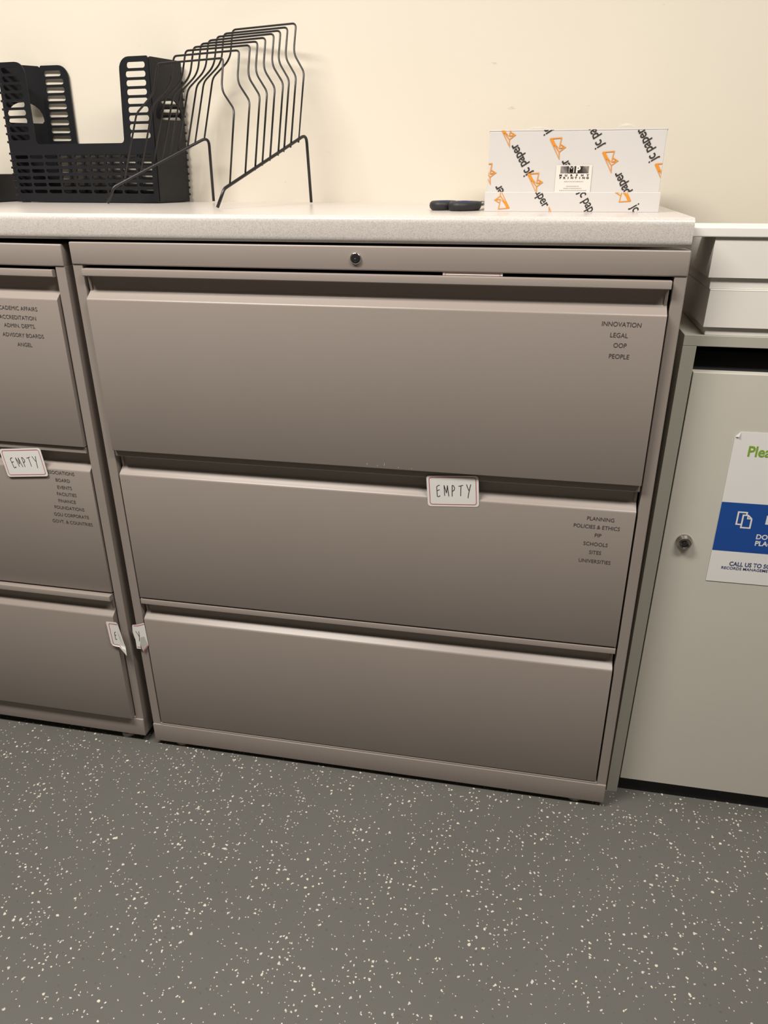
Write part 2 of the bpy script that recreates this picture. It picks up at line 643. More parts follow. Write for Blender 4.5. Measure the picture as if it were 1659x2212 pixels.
def cabinet(name, label, proud, lettering, group, drop=0.0):
    root = thing(name, label, 'filing cabinet', group=group)
    bm = bmesh.new()
    add_box(bm, 0, 0.0168, 0.0015, CD, 0.030, 0.966, 0.0012)
    add_box(bm, CW - 0.0168, CW, 0.0015, CD, 0.030, 0.966, 0.0012)
    add_box(bm, 0.0168, CW - 0.0168, CD - 0.004, CD, 0.030, 0.966)
    add_box(bm, 0.001, CW - 0.001, 0.020, CD, 0.968, 0.9975)
    add_box(bm, 0.001, CW - 0.001, 0.020, CD, 0.020, 0.0545)
    obj('cabinet_body', bm, M['paint'], root)
    # dark sheets added to paint the shade inside the open slits
    obj('slit_shade_sheet', box(0.0170, 0.0176, 0.022, CD - 0.004, 0.056, 0.966), M['inside'], root)
    obj('slit_shade_sheet', box(CW - 0.0176, CW - 0.0170, 0.022, CD - 0.004, 0.056, 0.966), M['inside'], root)
    auto_smooth(obj('top_rail', box(0, CW, 0.0, 0.030, 0.9648, 0.9985, 0.0022, 3), M['paint'], root))
    auto_smooth(obj('base_rail', box(0, CW, -0.0012, 0.030, 0.012, 0.0552, 0.0014, 3), M['paint'], root))
    obj('base_ledge', box(0.0168, CW - 0.0168, 0.0, 0.022, 0.0540, 0.0590, 0.0008), M['paint'], root)
    for fx in (0.052, CW - 0.052):
        bm = bmesh.new()
        bmesh.ops.create_cone(bm, cap_ends=True, segments=20, radius1=0.016, radius2=0.013, depth=0.006,
                              matrix=Matrix.Translation((fx, 0.022, 0.003 - drop)))
        bmesh.ops.create_cone(bm, cap_ends=True, segments=12, radius1=0.005, radius2=0.005, depth=0.020 + drop,
                              matrix=Matrix.Translation((fx, 0.022, 0.014 - drop / 2)))
        obj('leveling_foot', bm, M['foot_grey'], root)
    for i in range(3):
        T, B, pr = TOPS[i], BOTS[i], proud[i]
        bm = bmesh.new()
        extrude_x(bm, drawer_profile(T, B), DX0, DX1)
        # drawer tray behind the front
        add_box(bm, DX0 + 0.012, DX1 - 0.012, 0.0185, 0.40, B + 0.03, B + 0.034)
        add_box(bm, DX0 + 0.012, DX0 + 0.014, 0.0185, 0.40, B + 0.034, T - 0.05)
        add_box(bm, DX1 - 0.014, DX1 - 0.012, 0.0185, 0.40, B + 0.034, T - 0.05)
        dr = obj('drawer', bm, M['paint'], root, loc=(0, -pr, 0))
        auto_smooth(dr, 28)
        # end return of the finger recess
        for e0 in (DX0 + 0.0004, DX1 - 0.0044):
            bm = bmesh.new()
            extrude_x(bm, [(0.0130, T - 0.0110), (0.0165, T - 0.0110), (0.0165, T - 0.0330), (0.0145, T - 0.0350)], e0, e0 + 0.0040)
            obj('pull_recess_end', bm, M['paint'], dr)
        if lettering[i]:
            tb = bmesh.new()
            for s, xc, zc, dx in lettering[i]:
                merge(tb, text_bm(s, 0.00915, sx=0.93, M4=on_front(xc + dx, -0.00035, zc, math.radians(-1.0))))
            obj('printed_lettering', tb, M['ink'], dr, smooth='keep')
    return root


def lock_part(parent, x, z, r=0.0082):
    bm = bmesh.new()
    prof = [(0, r), (0.0015, r), (0.0030, r * 0.92), (0.0032, r * 0.80), (0.0022, r * 0.72)]
    seg = 32
    rings = [[bm.verts.new((x + rr * math.cos(2 * PI * k / seg), -y, z + rr * math.sin(2 * PI * k / seg))) for k in range(seg)]
             for y, rr in prof]
    for a, b in zip(rings, rings[1:]):
        for k in range(seg):
            bm.faces.new((a[k], a[(k + 1) % seg], b[(k + 1) % seg], b[k]))
    bm.faces.new(rings[-1])
    lk = obj('lock', bm, M['chrome'], parent, smooth=True)
    tag(lk, 'round chrome key lock in the top rail')
    bm = bmesh.new()
    bmesh.ops.create_cone(bm, cap_ends=True, segments=28, radius1=r * 0.74, radius2=r * 0.66, depth=0.0016,
                          matrix=Matrix.Translation((x, -0.0030, z)) @ Matrix.Rotation(PI / 2, 4, 'X'))
    bmesh.ops.create_uvsphere(bm, u_segments=14, v_segments=8, radius=0.0016,
                              matrix=Matrix.Translation((x + 0.0002, -0.0034, z - 0.0008)))
    core = obj('lock_cylinder', bm, M['lockcore'], lk)
    bm = bmesh.new()
    add_box(bm, x - 0.0004, x + 0.0004, -0.0041, -0.0036, z - 0.0050, z + 0.0006)
    add_box(bm, x - 0.0016, x + 0.0018, -0.0041, -0.0036, z - 0.0016, z - 0.0004)
    obj('keyway', bm, M['chrome'], lk)


main_text = [
    [('INNOVATION', 0.8357, 0.9010, 0), ('LEGAL', 0.8340, 0.8860, 0), ('OOP', 0.8370, 0.8719, 0), ('PEOPLE', 0.8376, 0.8563, 0)],
    [('PLANNING', 0.8425, 0.5983, 0), ('POLICIES & ETHICS', 0.8378, 0.5842, 0), ('PIP', 0.8414, 0.5698, 0),
     ('SCHOOLS', 0.8395, 0.5540, 0), ('SITES', 0.8405, 0.5390, 0), ('UNIVERSITIES', 0.8413, 0.5230, 0)],
    None]
main_cab = cabinet('filing_cabinet', 'taupe three-drawer lateral filing cabinet with INNOVATION printed on its top drawer, centre of the row',
                   (0.008, 0.0, 0.0), main_text, 'taupe lateral filing cabinets')
lock_part(main_cab, 0.4560, 0.9815)

top_drawer = [c for c in main_cab.children if c.name.startswith('drawer')][0]
scuff_mat = mat('pale_paint_scuff', (0.52, 0.48, 0.43), rough=0.7)
for fx, fz, fl in ((0.4690, 0.6668, 0.0030), (0.4860, 0.6655, 0.0022), (0.4975, 0.6672, 0.0042), (0.5205, 0.6650, 0.0018), (0.5420, 0.6648, 0.0016)):
    bm = bmesh.new()
    ribbon(bm, [(fx, fz), (fx + 0.0004, fz + fl)], 0.0009)
    bm.transform(Matrix.Translation((0, -0.0002, 0)) @ FRONT)
    obj('paint_scuff', bm, scuff_mat, top_drawer, smooth='keep')

# left neighbour: leans a little, its drawers not quite shut
PIV = Vector((-0.0222, 0.0014, 0.0178))
LEFT_M = Matrix.Translation(PIV) @ Matrix.Rotation(0.0075, 4, 'Y') @ Matrix.Diagonal((1, 1, 0.99, 1)) @ Matrix.Translation((-CW, 0, -0.012))
LEFT_I = LEFT_M.inverted()


def left_local(x, y, z):
    return LEFT_I @ Vector((x, y, z))


def lt(lines, y):
    out = []
    for s, x, z in lines:
        p = left_local(x, y, z)
        out.append((s, p.x, p.z, 0))
    return out


left_text = [
    lt([('ACADEMIC AFFAIRS', -0.1120, 0.8956), ('ACCREDITATION', -0.1130, 0.8808), ('ADMIN. DEPTS.', -0.1125, 0.8674),
        ('ADVISORY BOARDS', -0.1100, 0.8520), ('ANGEL', -0.1105, 0.8367)], -0.003),
    lt([('ASSOCIATIONS', -0.0985, 0.6076), ('BOARD', -0.0952, 0.5932), ('EVENTS', -0.0945, 0.5791), ('FACILITIES', -0.0930, 0.5658),
        ('FINANCE', -0.0950, 0.5521), ('FOUNDATIONS', -0.0932, 0.5383), ('GGU CORPORATE', -0.0922, 0.5236),
        ('GOVT. & COUNTRIES', -0.0929, 0.5093)], 0.0),
    None]
left_cab = cabinet('filing_cabinet', 'taupe lateral filing cabinet leaning at the left edge, ACADEMIC AFFAIRS printed on its top drawer',
                   (0.004, 0.0, 0.010), left_text, 'taupe lateral filing cabinets', 0.0060)
left_cab.matrix_world = LEFT_M

# ------------------------------------------------------------------ countertop
CZ = 1.0390
bm = bmesh.new()
prof = [(0.46, 1.0165), (0.0070, 1.0165), (0.0070, 1.0020), (0.0040, 1.0020), (0.0022, 1.0023), (0.0004, 1.0034), (-0.0010, 1.0052), (-0.0019, 1.0078),
        (-0.0022, 1.0110), (-0.0022, 1.0295), (-0.0019, 1.0322), (-0.0010, 1.0348), (0.0005, 1.0367), (0.0025, 1.0381), (0.0050, 1.0388), (0.0080, CZ), (0.46, CZ)]
extrude_x(bm, prof, -1.05, 0.9122)
ct = obj('countertop', bm, M['counter'])
auto_smooth(ct, 40)
tag(ct, 'long speckled pale grey laminate countertop laid across the filing cabinets', 'countertop')


# ------------------------------------------------------------------ EMPTY stickers
def smooth_curve(ctrl, n=6):
    return ctrl


HAND = {   # hand lettering, each glyph a list of strokes in a unit box
    'E': [[(0.72, 0.98), (0.42, 0.96), (0.10, 0.84), (0.12, 0.45), (0.14, 0.02), (0.30, -0.02), (0.62, 0.03), (0.66, 0.10)],
          [(0.12, 0.50), (0.45, 0.56), (0.66, 0.60)]],
    'M': [[(0.15, 0.06), (0.10, 0.95)], [(0.10, 0.97), (0.33, 0.62), (0.52, 0.30)], [(0.52, 0.30), (0.66, 0.65), (0.76, 0.96)],
          [(0.76, 0.96), (0.86, 0.5), (0.96, 0.02)]],
    'P': [[(0.15, 0.0), (0.20, 0.55), (0.24, 0.96)], [(0.22, 0.96), (0.50, 0.92), (0.72, 0.72), (0.60, 0.54), (0.20, 0.42)]],
    'T': [[(0.0, 0.86), (0.45, 0.90), (0.92, 0.96)], [(0.50, 0.90), (0.44, 0.45), (0.38, 0.02)]],
    'Y': [[(0.12, 1.02), (0.32, 0.74), (0.55, 0.50)], [(0.95, 1.02), (0.70, 0.62), (0.48, 0.20), (0.34, -0.16)]],
}


def hand_text(bm, s, x, y, cw, ch, pitch, w, mi, slant=0.0, rise=0.0):
    for i, c in enumerate(s):
        for st in HAND[c]:
            ribbon(bm, [(x + i * pitch + a * cw + slant * b * ch, y + b * ch + rise * i) for a, b in st], w, mi)


def lift(bm, dz, pts_fn=None):
    for v in bm.verts:
        v.co.z += dz


def empty_sticker(name, label, w, h, mat4, text_x, pitch, cw, ch, ty, bow=0.0, slant=0.0):
    """A rounded white sticker with a thin red border and EMPTY written by hand."""
    bm = bmesh.new()
    plate(bm, rrect(-w / 2, w / 2, -h / 2, h / 2, 0.0050, 5), [], 0.0003, Matrix.Identity(4), 0)
    lay = bmesh.new()
    ribbon(lay, rrect(-w / 2 + 0.0042, w / 2 - 0.0042, -h / 2 + 0.0040, h / 2 - 0.0032, 0.0036, 5), 0.0010, 1, closed=True)
    hand_text(lay, 'EMPTY', text_x, ty, cw, ch, pitch, 0.00115, 2, slant, 0.0003)
    lift(lay, 0.0003)
    merge(bm, lay)
    for v in bm.verts:       # the paper bows a little off the metal
        v.co.z += bow * (1 - (v.co.y / (h / 2)) ** 2)
    bm.transform(mat4)
    o = obj(name, bm, [M['sticker'], M['red'], M['marker']], smooth='keep')
    return tag(o, label, 'label')


st_rot = Matrix.Translation((0.6082, -0.0012, 0.6285)) @ FRONT @ Matrix.Rotation(math.radians(3.6), 4, 'Z')
empty_sticker('adhesive_label', 'white EMPTY label with red border stuck across the middle drawer pull of the centre cabinet',
              0.0835, 0.0545, st_rot @ Matrix.Rotation(math.radians(2.0), 4, 'X'), -0.0265, 0.0120, 0.0082, 0.0205, -0.0095)
lw = LEFT_M @ Matrix.Translation(left_local(-0.1640, -0.0016, 0.6240)) @ FRONT @ Matrix.Rotation(math.radians(5.5), 4, 'Z')
empty_sticker('adhesive_label', 'white EMPTY label with red border stuck over the left cabinet, beside the word ASSOCIATIONS',
              0.0835, 0.0545, lw @ Matrix.Rotation(math.radians(1.0), 4, 'X'), -0.0240, 0.0115, 0.0085, 0.0195, -0.0090, slant=-0.12)

# label folded over the top lip of the centre cabinet's top drawer: only its edge shows
bm = bmesh.new()
pr = [(0.018, 0.9603), (0.0030, 0.9603), (0.0022, 0.9616), (0.0028, 0.9644), (0.0031, 0.9644), (0.0026, 0.9616), (0.0033, 0.9608), (0.018, 0.9608)]
extrude_x(bm, pr, 0.5825, 0.6675)
for x0, x1 in ((0.5860, 0.5866), (0.6634, 0.6640)):
    add_box(bm, x0, x1, 0.0020, 0.0023, 0.9606, 0.9640, mi=1)
add_box(bm, 0.5862, 0.6638, 0.0022, 0.0026, 0.9630, 0.9634, mi=1)
o = obj('adhesive_label', bm, [M['sticker'], M['red']])
tag(o, 'folded label edge peeking out above the top drawer of the centre cabinet', 'label')

# torn sticker: left half on the left cabinet, right half on the centre cabinet
bm = bmesh.new()
tl = [(0.0, 0.0), (0.0205, 0.0004), (0.0235, -0.003), (0.0270, -0.020), (0.0312, -0.045), (0.0372, -0.0690), (0.0280, -0.0625), (0.0195, -0.0570),
      (0.0100, -0.0565), (0.0040, -0.0550), (0.0012, -0.0510), (-0.0012, -0.003)]
# paper fans away from the metal to the right and curls at the torn corner


def curl(v):
    x, y = v.co.x, v.co.y
    v.co.z += max(0.0, x - 0.020) * 0.20 + max(0.0, -y - 0.054) * 0.4


def subdivided_poly(pts, mi, cuts=5):
    b = bmesh.new()
    flat_poly(b, pts, mi)
    bmesh.ops.subdivide_edges(b, edges=b.edges[:], cuts=cuts, use_grid_fill=True)
    return b


merge(bm, subdivided_poly(tl, 0))
lay = bmesh.new()
ribbon(lay, [(0.0220, -0.0042), (0.0060, -0.0038), (0.0044, -0.0055), (0.0052, -0.030), (0.0064, -0.0500), (0.0090, -0.0525),
             (0.0190, -0.0532), (0.0240, -0.0575)], 0.0011, 1)
hand_text(lay, 'E', 0.0125, -0.0400, 0.0052, 0.0180, 0.0, 0.0010, 2)
for a in range(4):
    ribbon(lay, [(0.0195 + a * 0.0012, -0.021 - a * 0.006), (0.0225 + a * 0.0016, -0.030 - a * 0.006)], 0.0009, 3)
bmesh.ops.subdivide_edges(lay, edges=lay.edges[:], cuts=2)
lift(lay, 0.00025)
merge(bm, lay)
back_tip = subdivided_poly([(0.0195, -0.0571), (0.0280, -0.0626), (0.0373, -0.0691), (0.0335, -0.0585), (0.0280, -0.0580)], 3, 2)
lift(back_tip, 0.0005)
merge(bm, back_tip)
for v in bm.verts:
    curl(v)
P0 = LEFT_M @ Matrix.Translation(left_local(-0.0528, -0.0130, 0.3080)) @ FRONT
bm.transform(P0)
o = obj('adhesive_label', bm, [M['sticker'], M['red'], M['marker'], M['sticker_back']], smooth='keep')
tag(o, 'torn left half of a label, letter E, on the bottom drawer of the left cabinet', 'label')

bm = bmesh.new()
tr = [(0.0, 0.0), (0.0120, 0.0028), (0.0255, 0.0075), (0.0262, -0.020), (0.0268, -0.0455), (0.0150, -0.0600), (0.0120, -0.0540), (0.0105, -0.0400),
      (0.0098, -0.0545), (0.0012, -0.0545), (0.0010, -0.0340), (-0.0005, -0.0300), (-0.0025, -0.0170), (-0.0012, -0.004)]
merge(bm, subdivided_poly(tr, 0))
lay = bmesh.new()
ribbon(lay, [(0.0022, -0.0018), (0.0120, 0.0000), (0.0255, 0.0048)], 0.0011, 1)
ribbon(lay, [(0.0030, -0.0505), (0.0098, -0.0500)], 0.0012, 1)
ribbon(lay, [(0.0155, -0.0572), (0.0264, -0.0438)], 0.0012, 1)
ribbon(lay, [(0.0050, -0.0140), (0.0085, -0.0195), (0.0110, -0.0255)], 0.0011, 2)
ribbon(lay, [(0.0118, -0.0130), (0.0114, -0.0240), (0.0098, -0.0360)], 0.0011, 2)
bmesh.ops.subdivide_edges(lay, edges=lay.edges[:], cuts=2)
lift(lay, 0.00025)
merge(bm, lay)
strip = subdivided_poly([(0.0130, -0.0270), (0.0215, -0.0240), (0.0262, -0.0440), (0.0150, -0.0598), (0.0122, -0.0530), (0.0108, -0.0400)], 3, 2)
lift(strip, 0.0002)
merge(bm, strip)
for v in bm.verts:
    x, y = v.co.x, v.co.y
    v.co.z += 0.0012 * math.sin(min(max(x, 0), 0.026) / 0.026 * PI) + max(0, -y - 0.03) * max(0, 0.011 - x) * 4
bm.transform(Matrix.Translation((-0.0058, -0.0012, 0.2985)) @ FRONT)
o = obj('adhesive_label', bm, [M['sticker'], M['red'], M['marker'], M['sticker_back']], smooth='keep')
tag(o, 'torn right half of a label, letter Y, on the left edge of the centre cabinet', 'label')

# ------------------------------------------------------------------ grey collection console at the right
con = thing('document_console', 'grey laminate paper collection console with a lock standing right of the filing cabinets', 'console', (0, 0, 0))
CX0, CX1, CY, CB = 0.9250, 1.3900, 0.0445, 0.44
obj('side_panel', box(CX0, CX0 + 0.0195, CY, CB, 0.0, 0.8640, 0.0006), M['console_edge'], con)
obj('side_panel', box(CX1 - 0.0195, CX1, CY, CB, 0.0, 0.8640, 0.0006), M['console_edge'], con)
obj('console_top', box(CX0, CX1, CY, CB, 0.8642, 0.8802, 0.0008), M['console_edge'], con)
obj('back_panel', box(CX0 + 0.0197, CX1 - 0.0197, CB - 0.012, CB, 0.03, 0.8640), M['slot'], con)
obj('plinth', box(CX0 + 0.0197, CX1 - 0.0197, 0.0570, 0.0750, 0.0, 0.0480), M['plinth'], con)
door = obj('door', box(CX0 + 0.0212, CX1 - 0.0212, CY - 0.0005, CY + 0.0180, 0.0380, 0.8265, 0.0008), M['console'], con)
# paper chute behind the slot
bm = bmesh.new()
extrude_x(bm, [(CY + 0.0190, 0.800), (CY + 0.0190, 0.828), (CY + 0.060, 0.846), (CY + 0.064, 0.842), (CY + 0.022, 0.800)], CX0 + 0.020, CX1 - 0.020)
obj('slot_chute', bm, M['slot'], con)
# cam lock with a round escutcheon
bm = bmesh.new()
LX, LZ = 0.9782, 0.5505
seg = 36
prof = [(0.0, 0.0128), (0.0030, 0.0128), (0.0048, 0.0115), (0.0060, 0.0112), (0.0075, 0.0100), (0.0095, 0.0096), (0.0105, 0.0080), (0.0090, 0.0058), (0.0072, 0.0052)]
rings = [[bm.verts.new((LX + rr * math.cos(2 * PI * k / seg), CY - 0.0005 - d, LZ + rr * math.sin(2 * PI * k / seg))) for k in range(seg)] for d, rr in prof]
for a, b in zip(rings, rings[1:]):
    for k in range(seg):
        bm.faces.new((a[k], a[(k + 1) % seg], b[(k + 1) % seg], b[k]))
bm.faces.new(rings[-1])
lk = auto_smooth(obj('lock', bm, mat('worn_lock_metal', (0.40, 0.38, 0.35), rough=0.22, metal=1.0), door), 30)
tag(lk, 'round chrome lock on the console door')
bm = bmesh.new()
bmesh.ops.create_cone(bm, cap_ends=True, segments=20, radius1=0.0046, radius2=0.0042, depth=0.003,
                      matrix=Matrix.Translation((LX, CY - 0.0085, LZ)) @ Matrix.Rotation(PI / 2, 4, 'X'))
# (thing > part > sub-part: the cylinder belongs to the lock's mesh level)
obj('lock_cylinder', bm, M['lockcore'], door)

for o_ in con.children_recursive:
    o_.data.transform(Matrix(((1, 0, 0.0075, -0.0012), (0, 1, 0, 0), (0, 0, 1, 0), (0, 0, 0, 1))))

# notice on the door
NY = CY - 0.0012
bm = bmesh.new()
NX0, NX1, NZ0, NZ1 = 1.0258, 1.2420, 0.4835, 0.7400
outer = [(NX0, NZ0), (NX1, NZ0), (NX1, NZ1), (NX0 + 0.0075, NZ1), (NX0, NZ1 - 0.0085)]
plate(bm, outer, [], 0.0004, Matrix.Translation((0, NY, 0)) @ FRONT, 0)


def put(bmx, mi, dy=0.0006):
    bmx.transform(Matrix.Translation((0, NY - dy, 0)))
    merge(bm, bmx, mi)


b_ = bmesh.new(); flat_poly(b_, [(NX0 + 0.0003, 0.5402), (NX1, 0.5402), (NX1, 0.6250), (NX0 + 0.0003, 0.6250)]); b_.transform(FRONT); put(b_, 1, 0.0004)
put(text_bm('Plea', 0.0232, sx=0.90, align='LEFT', bold=0.0004, M4=on_front(1.0474, 0, 0.7095)), 2)
put(text_bm('L', 0.0205, align='LEFT', bold=0.0007, M4=on_front(1.0948, 0, 0.5985)), 0)
put(text_bm('DO N', 0.0118, sx=0.95, align='LEFT', bold=0.0003, M4=on_front(1.0865, 0, 0.5690)), 0)
put(text_bm('PLAC', 0.0118, sx=0.95, align='LEFT', bold=0.0003, M4=on_front(1.0870, 0, 0.5575)), 0)
put(text_bm('CALL US TO SC', 0.0104, sx=0.86, align='LEFT', bold=0.0002, M4=on_front(1.0560, 0, 0.5178)), 3)
put(text_bm('RECORDS MANAGEME', 0.0070, sx=1.0, align='LEFT', bold=0.00006, M4=on_front(1.0450, 0, 0.5098)), 3)
# two overlapping sheets icon
ic = bmesh.new()
W_ = 0.0024
ribbon(ic, [(0.0125, 0.0262), (0.0, 0.0262), (0.0, 0.0052), (0.0080, 0.0052)], W_, 0)
ribbon(ic, [(0.0125, 0.0272), (0.0125, 0.0215)], W_, 0)
ribbon(ic, [(0.0210, 0.0160), (0.0210, 0.0), (0.0078, 0.0), (0.0078, 0.0215), (0.0150, 0.0215), (0.0210, 0.0160)], W_, 0)
ribbon(ic, [(0.0150, 0.0215), (0.0150, 0.0160), (0.0210, 0.0160)], W_ * 0.8, 0)
ic.transform(on_front(1.0535, 0, 0.5835))
put(ic, 0, 0.0007)
# lifted dog-ear at the top corner
ear = bmesh.new()
v = [ear.verts.new(p) for p in ((NX0, NY - 0.0002, NZ1 - 0.0085), (NX0 + 0.0075, NY - 0.0002, NZ1), (NX0 + 0.0052, NY - 0.0030, NZ1 - 0.0075))]
ear.faces.new(v)
merge(bm, ear, 4)
o = obj('notice', bm, [M['notice'], M['notice_blue'], M['notice_green'], M['notice_navy'], M['sticker_back']], smooth='keep')
tag(o, 'white notice with a blue band and green Plea lettering on the grey console door', 'notice')


# ------------------------------------------------------------------ white lidded boxes on the console and the board on them
def lidded_box(label, x0, x1, y0, y1, z0, zlid0, z1):
    t = thing('lidded_box', label, 'box', (x0, y0, z0), 'white lidded boxes on the grey console')
    w, d = x1 - x0, y1 - y0
    obj('box_base', box(0.0032, w - 0.0032, 0.0030, d - 0.0030, 0.0, zlid0 - z0 + 0.02, 0.0008), M['white_box'], t)
    bm = bmesh.new()
    h0, h1 = zlid0 - z0, z1 - z0
    th = 0.0016
    add_box(bm, 0, w, 0, d, h1 - th, h1, 0.0007)
    # lid walls flare out slightly at the bottom rim
    fl = 0.0012
    for (a, b_, c, e) in ((0, w, 0, th), (0, w, d - th, d)):
        add_box(bm, a, b_, c, e, h0, h1 - th)
    for (a, b_) in ((0, th), (w - th, w)):
        add_box(bm, a, b_, th, d - th, h0, h1 - th)
    for v in bm.verts:
        k = (h1 - v.co.z) / (h1 - h0)
        v.co.x += fl * k * (-1 if v.co.x < w / 2 else 1)
        v.co.y += fl * k * (-1 if v.co.y < d / 2 else 1)
    obj('box_lid', bm, M['white_box'], t)
    return t


lidded_box('white lidded box at the bottom of the pair, resting on the grey console', 0.9545, 1.2300, 0.0430, 0.3200, 0.8802, 0.8925, 0.9440)
lidded_box('white lidded box on top of the pair, directly under the white board', 0.9500, 1.2260, 0.0430, 0.3200, 0.9442, 0.9600, 1.0125)
o = obj('shelf_board', box(0.9140, 1.3600, 0.0395, 0.1290, 1.0128, 1.0252, 0.0012), M['white_board'])
tag(o, 'narrow white board lying on the upper white box beside the countertop end', 'board')

# ------------------------------------------------------------------ printed paper carton on the counter
BX0, BX1, BY0, BY1 = 0.6305, 0.8790, 0.1300, 0.3700
HB = 0.1095
carton = thing('paper_carton', 'white paper carton with diagonal black wording and orange emblems on the countertop', 'box', (BX0, BY0, CZ))
w, d = BX1 - BX0, BY1 - BY0
bm = bmesh.new()
add_box(bm, 0, w, 0, d, 0.0012, HB - 0.0015, 0.0009)
body = obj('carton_body', bm, M['carton'], carton)
# raised rim of the front and side panels along the top
bm = bmesh.new()
add_box(bm, -0.0003, w + 0.0003, -0.0003, 0.0010, HB - 0.0014, HB + 0.0003, 0.0003)
add_box(bm, -0.0008, 0.0006, 0.0012, d, HB - 0.003, HB - 0.0008, 0.0003)
add_box(bm, w - 0.0006, w + 0.0010, 0.0012, d, HB - 0.003, HB + 0.0002, 0.0003)
obj('carton_top_edge', bm, M['carton'], carton)
FH = 0.0272
bm = bmesh.new()
add_box(bm, -0.0030, w + 0.0026, -0.0022, -0.0004, 0.0, FH, 0.0006)
add_box(bm, -0.0030, -0.0008, -0.0004, d + 0.002, 0.0, FH - 0.0006, 0.0005)
add_box(bm, w + 0.0008, w + 0.0026, -0.0004, d + 0.002, 0.0, FH - 0.0004, 0.0005)
add_box(bm, -0.0030, w + 0.0026, d, d + 0.002, 0.0, FH, 0.0005)
tray = obj('carton_tray', bm, M['carton'], carton)

# print: pixel coordinates of the photo's pattern turned into the carton's own front plane
SX = w / (1427.0 - 1054.0)


def cp(px, py):      # a place on the carton front, measured from its lower left corner
    z = (457.5 - py) * (HB / (457.5 - 279.5))
    lean = (px - 1050.0) - (z / HB) * (8.0 + (px - 1050) / 371.0 * 12.0)
    return (lean / 371.0 * w * 1.0, z)


def logo(bm, cx, cy, flip=False):
    s = 0.00008
    k = -1 if flip else 1

    def q(a, b):
        return (cx + k * (a - 690) * s, cy - k * (b - 400) * s)
    A, B, C, D, E_, F, G = q(570, 250), q(772, 235), q(745, 405), q(768, 345), q(848, 388), q(748, 462), q(758, 575)
    lw_ = 0.0013
    for st in ((A, B, C), (C, E_, D), (E_, F, A), (F, G, A)):
        ribbon(bm, list(st), lw_, 0)
    n0 = len(bm.verts)
    flat_poly(bm, [A, q(622, 252), q(668, 330), q(745, 410), q(655, 352), q(640, 372)], 0)
    bm.verts.ensure_lookup_table()
    for v_ in bm.verts[n0:]:
        v_.co.z += 0.00018


def word(cx, cy, ang):
    return text_bm('jc paper', 0.0190, sx=0.79, bold=0.00022, M4=Matrix.Translation((cx, cy, 0)) @ Matrix.Rotation(math.radians(ang), 4, 'Z'), spacing=0.97)


LBL = (cp(1205, 355), cp(1285, 411))


def printed(b_, name, m_, parent, y):
    if not b_.faces:
        b_.free()
        return
    b_.transform(Matrix.Translation((0, y, 0)) @ FRONT)
    obj(name, b_, m_, parent, smooth='keep')


for px, py in ((1095, 291), (1205, 318), (1318, 347.5), (1156, 393), (1429, 373), (1052, 372)):
    b_ = bmesh.new()
    logo(b_, *cp(px, py))
    printed(clip_rect(b_, 0.0005, w - 0.0005, FH, HB - 0.0002), 'printed_emblem', M['orange'], body, -0.00055)
for px, py in ((1127, 343), (1171, 255), (1283, 285), (1398, 314), (1237, 377), (1351, 404), (1091, 432)):
    b_ = word(*cp(px, py), 121.0)
    printed(clip_rect(b_, 0.0008, w - 0.0008, FH, HB - 0.0002), 'printed_wording', M['charcoal'], body, -0.00055)
for px, py in ((1089, 430), (1354, 413), (1197, 470)):
    b_ = bmesh.new()
    logo(b_, *cp(px, py), flip=True)
    printed(clip_rect(b_, -0.002, w + 0.002, 0.0008, FH - 0.0004), 'printed_emblem', M['orange'], tray, -0.0025)
for px, py in ((1169, 412), (1277, 441), (1389, 474)):
    b_ = word(*cp(px, py), -59.0)
    printed(clip_rect(b_, -0.002, w + 0.002, 0.0008, FH - 0.0004), 'printed_wording', M['charcoal'], tray, -0.0025)
# pasted paper label with the printer's mark
lx0, lz1 = cp(1206, 354.5)
lx1, _ = cp(1284, 355)
bm = bmesh.new()
flat_poly(bm, [(lx0, FH - 0.004), (lx1, FH - 0.004), (lx1, lz1), (lx0, lz1)], 0)
lay = bmesh.new()
hx0, hz1 = cp(1215.5, 357); hx1, hz0 = cp(1275.5, 372.5)
hw, hh = hx1 - hx0, hz1 - hz0
# halftone: diagonal hatching that thickens towards the middle
for k in range(-8, 46):
    x = hx0 + k / 40 * hw
    t = abs((k + 2) / 40 - 0.5) * 2
    wd = 0.00045 + 0.00050 * max(0, 1 - t * 1.15)
    ribbon(lay, [(x, hz1), (x + hh * 0.75, hz0)], wd, 1)
clip_rect(lay, hx0, hx1, hz0, hz1)
flat_poly(lay, [(hx0 + hw * .27, hz0), (hx0 + hw * .73, hz0), (hx0 + hw * .80, hz1), (hx0 + hw * .22, hz1)], 1)
lift(lay, 0.0001)
merge(bm, lay)
lay = text_bm('M', hh * 1.18, sx=0.95, bold=0.0004, M4=Matrix.Translation((hx0 + hw * 0.39, (hz0 + hz1) / 2, 0.00036)))
merge(bm, lay, 0)
lay = text_bm('M', hh * 0.98, sx=0.95, bold=0.0002, M4=Matrix.Translation((hx0 + hw * 0.385, (hz0 + hz1) / 2 - hh * 0.04, 0.00046)))
merge(bm, lay, 1)
lay = text_bm('P', hh * 1.20, sx=1.05, bold=0.00055, M4=Matrix.Translation((hx0 + hw * 0.62, (hz0 + hz1) / 2, 0.00036)))
merge(bm, lay, 0)
for s, py in (('MURPHY', 377.0), ('PRINTING', 382.5)):
    _, z_ = cp(1245, py)
    n = len(s)
    for i, c in enumerate(s):
        merge(bm, text_bm(c, 0.0036, sx=1.35, bold=0.0002, M4=Matrix.Translation((hx0 + hw * (0.02 + 0.96 * i / (n - 1)), z_, 0.0002))), 1)
